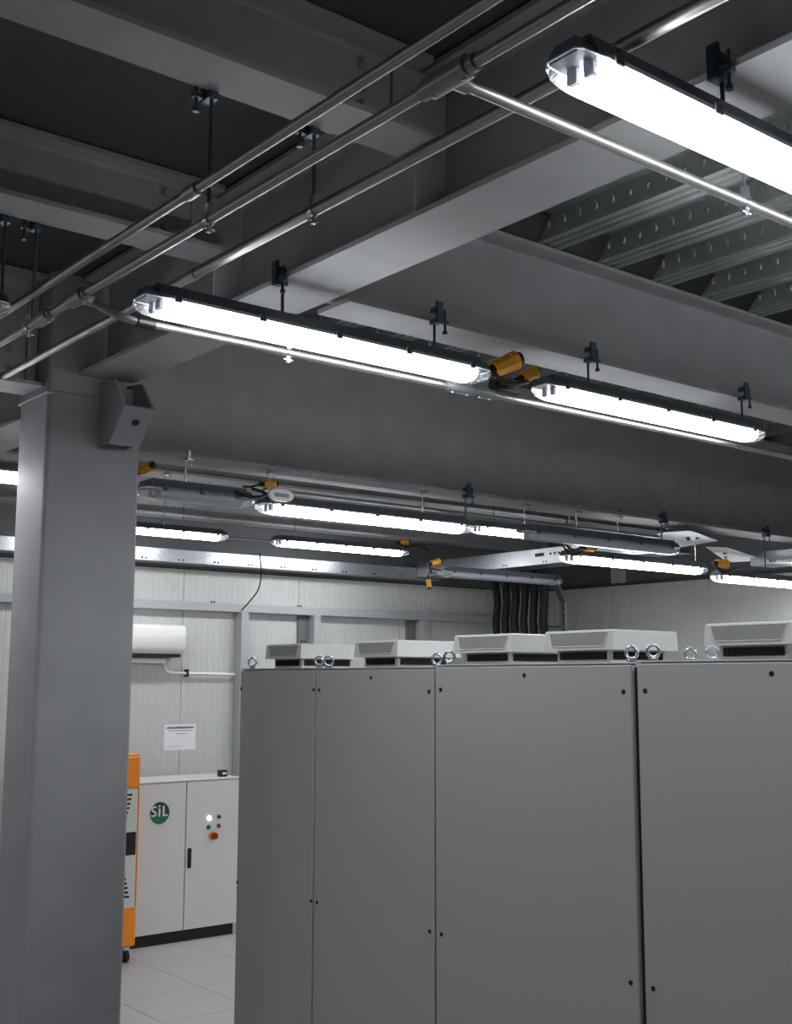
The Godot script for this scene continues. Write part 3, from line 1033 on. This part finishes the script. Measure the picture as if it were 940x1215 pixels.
# ------------------------------------------------------------------ back wall things
func back_area():
	var zf := -9.2
	# horizontal rail and posts
	var o := thing("wall_rail", "grey horizontal steel rail across the panelled back wall", "rail", Vector3(4.5, 2.64, -9.155))
	var st := mb()
	box(st, Vector3(-6.0, 0, -0.043), Vector3(4.38, 0.075, 0.043), 0.004)
	build(st, "channel", M.rail_paint, o)
	for x in [0.80, 0.83, 1.72, 1.75]:
		st = mb()
		cyl(st, Vector3(x - 0.04, 0.074, 0.02), Vector3(x - 0.04, 0.088, 0.02), 0.010, 6)
		build(st, "bolt", M.screw_steel, o)
	var posts := [[5.58, "left post of the back wall, above the green-badged enclosure"], [6.37, "middle post of the back wall, above the far roof fans"], [7.68, "right post of the back wall, near the cable drop"]]
	for p in posts:
		var q := thing("wall_post", p[1], "post", Vector3(p[0], 0, -9.14), "posts below the wall rail")
		st = mb()
		box(st, Vector3(-0.04, 0, -0.058), Vector3(0.04, 2.64, 0.058), 0.006)
		build(st, "post_tube", M.rail_paint, q)
		if p[0] > 6:
			st = mb()
			box(st, Vector3(-0.16, 0.0, -0.058), Vector3(-0.052, 2.638, -0.035), 0.003)
			build(st, "back_flange", M.upper_panel, q)
			st = mb()
			for k in 2:
				cyl(st, Vector3(-0.12 + 0.03 * k, 2.40, -0.036), Vector3(-0.12 + 0.03 * k, 2.40, -0.028), 0.008, 8)
			build(st, "bolt", M.screw_steel, q)
	# split air conditioner
	var ac := thing("air_conditioner", "white wall air conditioner half hidden by the column", "air conditioner", Vector3(4.52, 2.235, -9.2))
	st = mb()
	var prof := PackedVector2Array([Vector2(0, 0.02), Vector2(0.10, 0.0), Vector2(0.17, 0.03), Vector2(0.20, 0.08), Vector2(0.205, 0.22), Vector2(0.19, 0.258), Vector2(0.15, 0.27), Vector2(0, 0.27)])
	prism(st, prof, Vector3(-0.42, 0, 0), Vector3(0, 0, 1), Vector3.UP, Vector3(0.84, 0, 0), true)
	build(st, "shell", M.white_shell, ac)
	st = mb()
	box(st, Vector3(-0.38, -0.055, 0.05), Vector3(0.31, -0.01, 0.062), 0.002)
	build(st, "air_flap", M.white_shell, ac)
	st = mb()
	box(st, Vector3(-0.40, -0.004, 0.03), Vector3(0.40, 0.024, 0.16), 0.004)
	build(st, "outlet", M.screw_steel, ac)
	# drain pipe
	var dp := thing("drain_pipe", "white drain pipe under the air conditioner along the wall", "pipe", Vector3(4.85, 2.09, -9.16))
	st = mb()
	tube(st, [Vector3(-0.025, 0.10, 0), Vector3(-0.02, 0.06, 0), Vector3(0.0, 0.025, 0), Vector3(0.04, 0.01, 0), Vector3(0.68, 0.0, 0)], 0.013, 10)
	build(st, "pipe", M.white_shell, dp)
	st = mb()
	box(st, Vector3(0.19, -0.022, -0.035), Vector3(0.21, 0.042, 0.018), 0.002)
	build(st, "pipe_clip", M.screw_steel, dp)
	# notice
	var n := thing("paper_notice", "white printed sheet stuck on the back wall above the enclosure", "notice", Vector3(5.02, 1.555, -9.1985))
	st = mb()
	box(st, Vector3(-0.15, -0.108, 0), Vector3(0.15, 0.108, 0.0012))
	build(st, "sheet", M.paper_white, n)
	var im := Image.create(300, 212, false, Image.FORMAT_RGB8)
	im.fill(Color(0.90, 0.90, 0.91))
	im.fill_rect(Rect2i(20, 18, 260, 18), Color(0.48, 0.48, 0.50))
	for i in 26: im.fill_rect(Rect2i(112 + i * 3, 23, 2, 8), Color(0.15, 0.15, 0.16))
	for i in 60: im.fill_rect(Rect2i(38 + i * 4 - i / 4, 48, 2 + (i * 7) % 2, 8), Color(0.38, 0.38, 0.40))
	for i in 28: im.fill_rect(Rect2i(102 + i * 4, 74, 2 + (i * 5) % 2, 7), Color(0.38, 0.38, 0.40))
	for i in 40: im.fill_rect(Rect2i(22 + i * 4, 178, 2 + (i * 3) % 2, 3), Color(0.5, 0.5, 0.52))
	for i in 32: im.fill_rect(Rect2i(22 + i * 4, 188, 2 + (i * 5) % 2, 3), Color(0.5, 0.5, 0.52))
	im.generate_mipmaps()
	var pm: StandardMaterial3D = mat("notice_print", Color(1, 1, 1), 0.7)
	pm.albedo_texture = ImageTexture.create_from_image(im)
	var qm := QuadMesh.new()
	qm.size = Vector2(0.298, 0.214)
	qm.material = pm
	var pr := put("print", qm, n)
	pr.position = Vector3(0, 0, 0.0016)
	# enclosure with the round green badge
	var s := thing("control_enclosure", "pale two-door enclosure with a round green badge, in front of the back wall", "enclosure", Vector3(4.76, 0, -8.82))
	st = mb()
	box(st, Vector3(-0.49, 0.085, -0.23), Vector3(0.49, 1.24, 0.215), 0.006)
	build(st, "body", M.sil_grey, s)
	st = mb()
	box(st, Vector3(-0.47, 0, -0.21), Vector3(0.47, 0.085, 0.205), 0.003)
	build(st, "plinth", M.black_plastic, s)
	st = mb()
	box(st, Vector3(-0.492, 1.236, -0.232), Vector3(0.492, 1.25, 0.236), 0.004)
	build(st, "top_cover", M.sil_grey, s)
	st = mb()
	box(st, Vector3(-0.489, 0.09, 0.214), Vector3(-0.0045, 1.232, 0.234), 0.003)
	var dl := build(st, "door", M.sil_grey, s)
	st = mb()
	box(st, Vector3(0.0045, 0.09, 0.214), Vector3(0.489, 1.232, 0.234), 0.003)
	var dr := build(st, "door", M.sil_grey, s)
	st = mb()
	box(st, Vector3(0.020, 0.56, 0.233), Vector3(0.052, 0.715, 0.247), 0.004)
	build(st, "handle", M.black_plastic, dr)
	var bx := 0.235
	for q in [[0.21, 0.935, "white_indicator", 0.0165], [0.30, 0.940, "button_green", 0.014], [0.205, 0.865, "button_green", 0.014], [0.30, 0.868, "button_red", 0.014]]:
		st = mb()
		cyl(st, Vector3(q[0], q[1], 0.233), Vector3(q[0], q[1], 0.238), q[3] + 0.004, 16)
		cyl(st, Vector3(q[0], q[1], 0.236), Vector3(q[0], q[1], 0.247), q[3], 16)
		build(st, "push_button" if q[2] != "white_indicator" else "indicator_lamp", M[q[2]], dr)
	st = mb()
	cyl(st, Vector3(0.245, 0.795, 0.233), Vector3(0.245, 0.795, 0.238), 0.034, 20)
	build(st, "stop_button_ring", M.yellow_plug, dr)
	st = mb()
	cyl(st, Vector3(0.25, 0.795, 0.236), Vector3(0.25, 0.795, 0.258), 0.016, 16)
	cyl(st, Vector3(0.25, 0.795, 0.254), Vector3(0.25, 0.795, 0.272), 0.027, 18)
	build(st, "stop_button", M.button_red, dr)
	# badge: green disc in two tones with pale letters
	var bc := Vector3(-0.235, 1.005, 0.2345)
	st = mb()
	disc_half(st, bc, 0.085, -0.30, true)
	build(st, "badge_top", M.green_dark, dl)
	st = mb()
	disc_half(st, bc, 0.085, -0.30, false)
	build(st, "badge_bottom", M.green_light, dl)
	var font := SystemFont.new()
	font.font_names = PackedStringArray(["Droid Sans"])
	font.font_weight = 700
	var tm := TextMesh.new()
	tm.text = "SiL"
	tm.font = font
	tm.font_size = 96
	tm.pixel_size = 0.00118
	tm.depth = 0.0015
	tm.material = M.sil_grey
	var tx := put("badge_lettering", tm, dl)
	tx.position = bc + Vector3(-0.004, 0.014, 0.0018)
	# small black box on the enclosure
	var k := thing("small_black_box", "small black box with a pale screen on top of the enclosure", "box", Vector3(5.14, 1.25, -8.68))
	st = mb()
	box(st, Vector3(-0.032, 0, -0.03), Vector3(0.032, 0.055, 0.03), 0.004)
	build(st, "case", M.black_plastic, k)
	st = mb()
	box(st, Vector3(-0.018, 0.02, 0.0295), Vector3(0.022, 0.036, 0.032), 0.001)
	build(st, "screen", M.paper_white, k)
	# mobile orange and white machine behind the column
	var m := thing("portable_cooler", "orange and white machine on castors, mostly hidden by the column", "machine", Vector3(3.85, 0, -8.46))
	st = mb()
	box(st, Vector3(-0.30, 0.30, -0.26), Vector3(0.30, 1.245, 0.255), 0.01)
	build(st, "cabinet_shell", M.machine_white, m)
	st = mb()
	box(st, Vector3(-0.305, 1.245, -0.265), Vector3(0.305, 1.48, 0.26), 0.012)
	box(st, Vector3(-0.30, 1.478, -0.25), Vector3(0.30, 1.492, 0.25), 0.004)
	build(st, "top_hood", M.machine_orange, m)
	st = mb()
	box(st, Vector3(-0.305, 0.115, -0.265), Vector3(0.305, 0.395, 0.262), 0.012)
	build(st, "bottom_tray", M.machine_orange, m)
	st = mb()
	box(st, Vector3(0.293, 0.39, -0.262), Vector3(0.303, 1.25, 0.2585), 0.003)
	build(st, "corner_trim", M.machine_orange, m)
	st = mb()
	box(st, Vector3(-0.28, 0.765, 0.253), Vector3(0.284, 0.93, 0.259), 0.002)
	build(st, "black_band", M.black_plastic, m)
	for g in 2:
		for i in 11:
			var t := i / 10.0
			var y := (1.20 - 0.032 * i) if g == 0 else (0.47 + 0.032 * i)
			st = mb()
			var xr := 0.245 - 0.075 * t
			box(st, Vector3(-0.2, y - 0.008, 0.254), Vector3(xr, y + 0.008, 0.2575), 0.001)
			build(st, "air_slot", M.black_plastic, m)
	for sx in [-1, 1]:
		for sz in [-1, 1]:
			st = mb()
			cyl(st, Vector3(sx * 0.25 - 0.014, 0.045, sz * 0.21), Vector3(sx * 0.25 + 0.014, 0.045, sz * 0.21), 0.045, 18)
			var w := build(st, "castor", M.rubber, m)
			st = mb()
			box(st, Vector3(sx * 0.25 - 0.022, 0.085, sz * 0.21 - 0.03), Vector3(sx * 0.25 + 0.022, 0.118, sz * 0.21 + 0.03), 0.003)
			box(st, Vector3(sx * 0.25 - 0.022, 0.03, sz * 0.21 - 0.012), Vector3(sx * 0.25 - 0.017, 0.09, sz * 0.21 + 0.012))
			box(st, Vector3(sx * 0.25 + 0.017, 0.03, sz * 0.21 - 0.012), Vector3(sx * 0.25 + 0.022, 0.09, sz * 0.21 + 0.012))
			build(st, "fork", M.zinc, w)

func disc_half(st: SurfaceTool, c: Vector3, r: float, cut: float, upper: bool):
	var pts := []
	var a := asin(cut)
	var w0 := a
	var w1 := PI - a
	if not upper:
		w0 = PI - a
		w1 = TAU + a
	for i in 25:
		var w := lerpf(w0, w1, i / 24.0)
		pts.append(c + Vector3(cos(w) * r, sin(w) * r, 0.0))
	var f := []
	for p in pts: f.append(p + Vector3(0, 0, 0.0012))
	var inside := c + Vector3(0, r * (0.3 if upper else -0.6), 0.0006)
	poly(st, f, inside)
	for i in pts.size():
		var j := (i + 1) % pts.size()
		poly(st, [pts[i], pts[j], f[j], f[i]], inside)

# ------------------------------------------------------------------ plugs, cables, tags
func plug(label: String, p: Vector3, d: Vector3, size := 1.0, tail := []):
	var o := thing("yellow_connector", label, "connector", p)
	var st := mb()
	d = d.normalized()
	var side := d.cross(Vector3.UP).normalized()
	var up := side.cross(d).normalized()
	var oct := PackedVector2Array()
	for k in 8:
		var w := TAU * (k + 0.5) / 8
		oct.append(Vector2(cos(w), sin(w)) * 0.030 * size)
	prism(st, oct, -d * 0.05 * size, side, up, d * 0.085 * size)
	var o2 := PackedVector2Array()
	for v in oct: o2.append(v * 1.12)
	prism(st, o2, d * 0.02 * size, side, up, d * 0.02 * size)
	build(st, "shell", M.yellow_plug, o)
	st = mb()
	tube(st, [-d * 0.05 * size, -d * 0.085 * size], 0.018 * size, 12)
	build(st, "gland", M.rubber, o)
	st = mb()
	tube(st, [d * 0.03 * size, d * 0.06 * size], 0.022 * size, 12)
	build(st, "end_ring", M.rubber, o)
	if tail.size() > 1:
		st = mb()
		var pts := []
		var src := [-d * 0.08 * size]
		for q in tail: src.append(q)
		pts = smooth_path(src)
		tube(st, pts, 0.0075 * maxf(size, 0.8), 8)
		build(st, "lead", M.rubber, o)
	return o

func smooth_path(src: Array) -> Array:
	var c := Curve3D.new()
	for i in src.size():
		var t: Vector3 = Vector3.ZERO
		if i > 0 and i < src.size() - 1: t = (src[i + 1] - src[i - 1]) / 6.0
		c.add_point(src[i], -t, t)
	var out := []
	var n := maxi(8, int(c.get_baked_length() / 0.02))
	for i in n + 1: out.append(c.sample_baked(c.get_baked_length() * i / n, true))
	return out

func loose_cable(label: String, pts: Array, r: float):
	var o := thing("black_cable", label, "cable", pts[0])
	var st := mb()
	var q := []
	for p in pts: q.append(p - pts[0])
	tube(st, smooth_path(q), r, 8)
	build(st, "sheath", M.rubber, o)

func plugs():
	plug("big yellow connector at the right end of the long lamp", Vector3(3.155, 3.272, -3.24), Vector3(0.9, 0.45, 0.2), 1.25, [Vector3(-0.06, -0.05, 0.0), Vector3(0.02, -0.075, 0.0), Vector3(0.12, -0.05, 0.0)])
	plug("slimmer yellow connector with black strap left of the second lamp of the row", Vector3(3.345, 3.275, -3.30), Vector3(0.9, 0.5, 0.0), 0.9, [Vector3(-0.10, -0.04, 0), Vector3(-0.13, -0.05, 0.02)])
	loose_cable("black lead looping from the conduit end to the yellow connectors", [Vector3(3.165, 3.20, -3.35), Vector3(3.20, 3.205, -3.33), Vector3(3.24, 3.21, -3.31), Vector3(3.27, 3.215, -3.31)], 0.010)
	var jb := thing("dark_joint_box", "dark box with leads between the two lamps of the row", "box", Vector3(3.33, 3.215, -3.42))
	var st := mb()
	box(st, Vector3(-0.06, 0, -0.03), Vector3(0.06, 0.055, 0.03), 0.004)
	build(st, "case", M.black_plastic, jb)
	st = mb()
	cyl(st, Vector3(-0.085, 0.03, 0), Vector3(-0.055, 0.03, 0), 0.014, 10)
	build(st, "gland", M.rubber, jb)
	plug("small orange plug on the short unlit lamp beside the column", Vector3(2.545, 3.045, -5.06), Vector3(0.3, 0.3, 1), 0.75, [Vector3(-0.05, -0.02, -0.05), Vector3(-0.09, -0.05, -0.08)])
	plug("yellow plug under the clamp above the white oval tag", Vector3(3.26, 3.045, -5.09), Vector3(1, 0.1, 0.2), 0.7, [Vector3(-0.07, -0.01, 0.01), Vector3(-0.13, -0.03, 0.02), Vector3(-0.18, -0.035, 0.03)])
	plug("yellow plug at the right end of the lamp above the wall tray", Vector3(6.82, 3.30, -8.36), Vector3(1, 0.2, 0.3), 0.9, [Vector3(0.0, -0.05, 0.05), Vector3(0.16, -0.02, 0.0), Vector3(0.3, -0.06, 0)])
	plug("yellow plug resting on the tray corner", Vector3(6.50, 3.03, -7.54), Vector3(1, 0.3, 0.4), 0.9, [Vector3(-0.07, -0.06, 0.0), Vector3(-0.06, -0.10, 0.01)])
	plug("yellow plug hanging by its lead below the tray corner", Vector3(6.40, 2.84, -7.52), Vector3(0.1, -1, 0.1), 0.75, [Vector3(0.0, 0.09, 0.0), Vector3(0.04, 0.13, 0.0), Vector3(0.13, 0.12, 0.0)])
	plug("yellow plug on the left end of the low lamp under the bright tray", Vector3(5.95, 2.925, -5.325), Vector3(1, 0.05, 0.2), 0.8, [Vector3(-0.10, -0.05, 0), Vector3(-0.2, -0.05, 0), Vector3(-0.34, 0.07, 0)])
	plug("large yellow plug left of the rightmost low lamp", Vector3(7.585, 2.93, -5.45), Vector3(1, 0.0, 0.2), 1.1, [Vector3(-0.02, -0.07, 0.03), Vector3(0.1, -0.03, 0.05)])
	plug("yellow plug half hidden above the long unlit lamp", Vector3(6.72, 3.0, -5.36), Vector3(1, 0, 0.1), 0.8)
	plug("orange plug at the left picture edge behind the column", Vector3(1.93, 2.86, -5.60), Vector3(1, 0.2, 0.4), 0.8)
	# oval white tag
	var t := thing("oval_tag", "white oval ring tag at the left end of the tagged lamp", "tag", Vector3(3.30, 2.985, -5.055))
	st = mb()
	var prof := PackedVector2Array()
	for k in 24:
		var w := TAU * k / 24
		prof.append(Vector2(signf(cos(w)) * pow(absf(cos(w)), 0.7) * 0.075, sin(w) * 0.032))
	prism(st, prof, Vector3(0, 0, 0), Vector3.RIGHT, Vector3.UP, Vector3(0, 0, 0.012), true)
	build(st, "plate", M.white_shell, t)
	st = mb()
	box(st, Vector3(-0.045, -0.010, 0.0115), Vector3(0.045, 0.010, 0.0135), 0.001)
	build(st, "slot", M.cast_grey, t)
	loose_cable("thin black cable hanging from the wall tray to the rail", [Vector3(5.60, 3.16, -8.90), Vector3(5.64, 3.0, -8.93), Vector3(5.66, 2.85, -9.0), Vector3(5.62, 2.74, -9.08), Vector3(5.55, 2.655, -9.105)], 0.006)
	loose_cable("black cable loop beside the white oval tag", [Vector3(3.02, 2.98, -5.04), Vector3(3.08, 2.955, -5.02), Vector3(3.16, 2.96, -5.02), Vector3(3.20, 2.985, -5.04), Vector3(3.12, 3.0, -5.04)], 0.009)
	loose_cable("black lead sagging across the bright tray to the low lamp", [Vector3(5.66, 3.0, -5.30), Vector3(5.70, 2.93, -5.31), Vector3(5.78, 2.90, -5.315), Vector3(5.86, 2.92, -5.32)], 0.007)
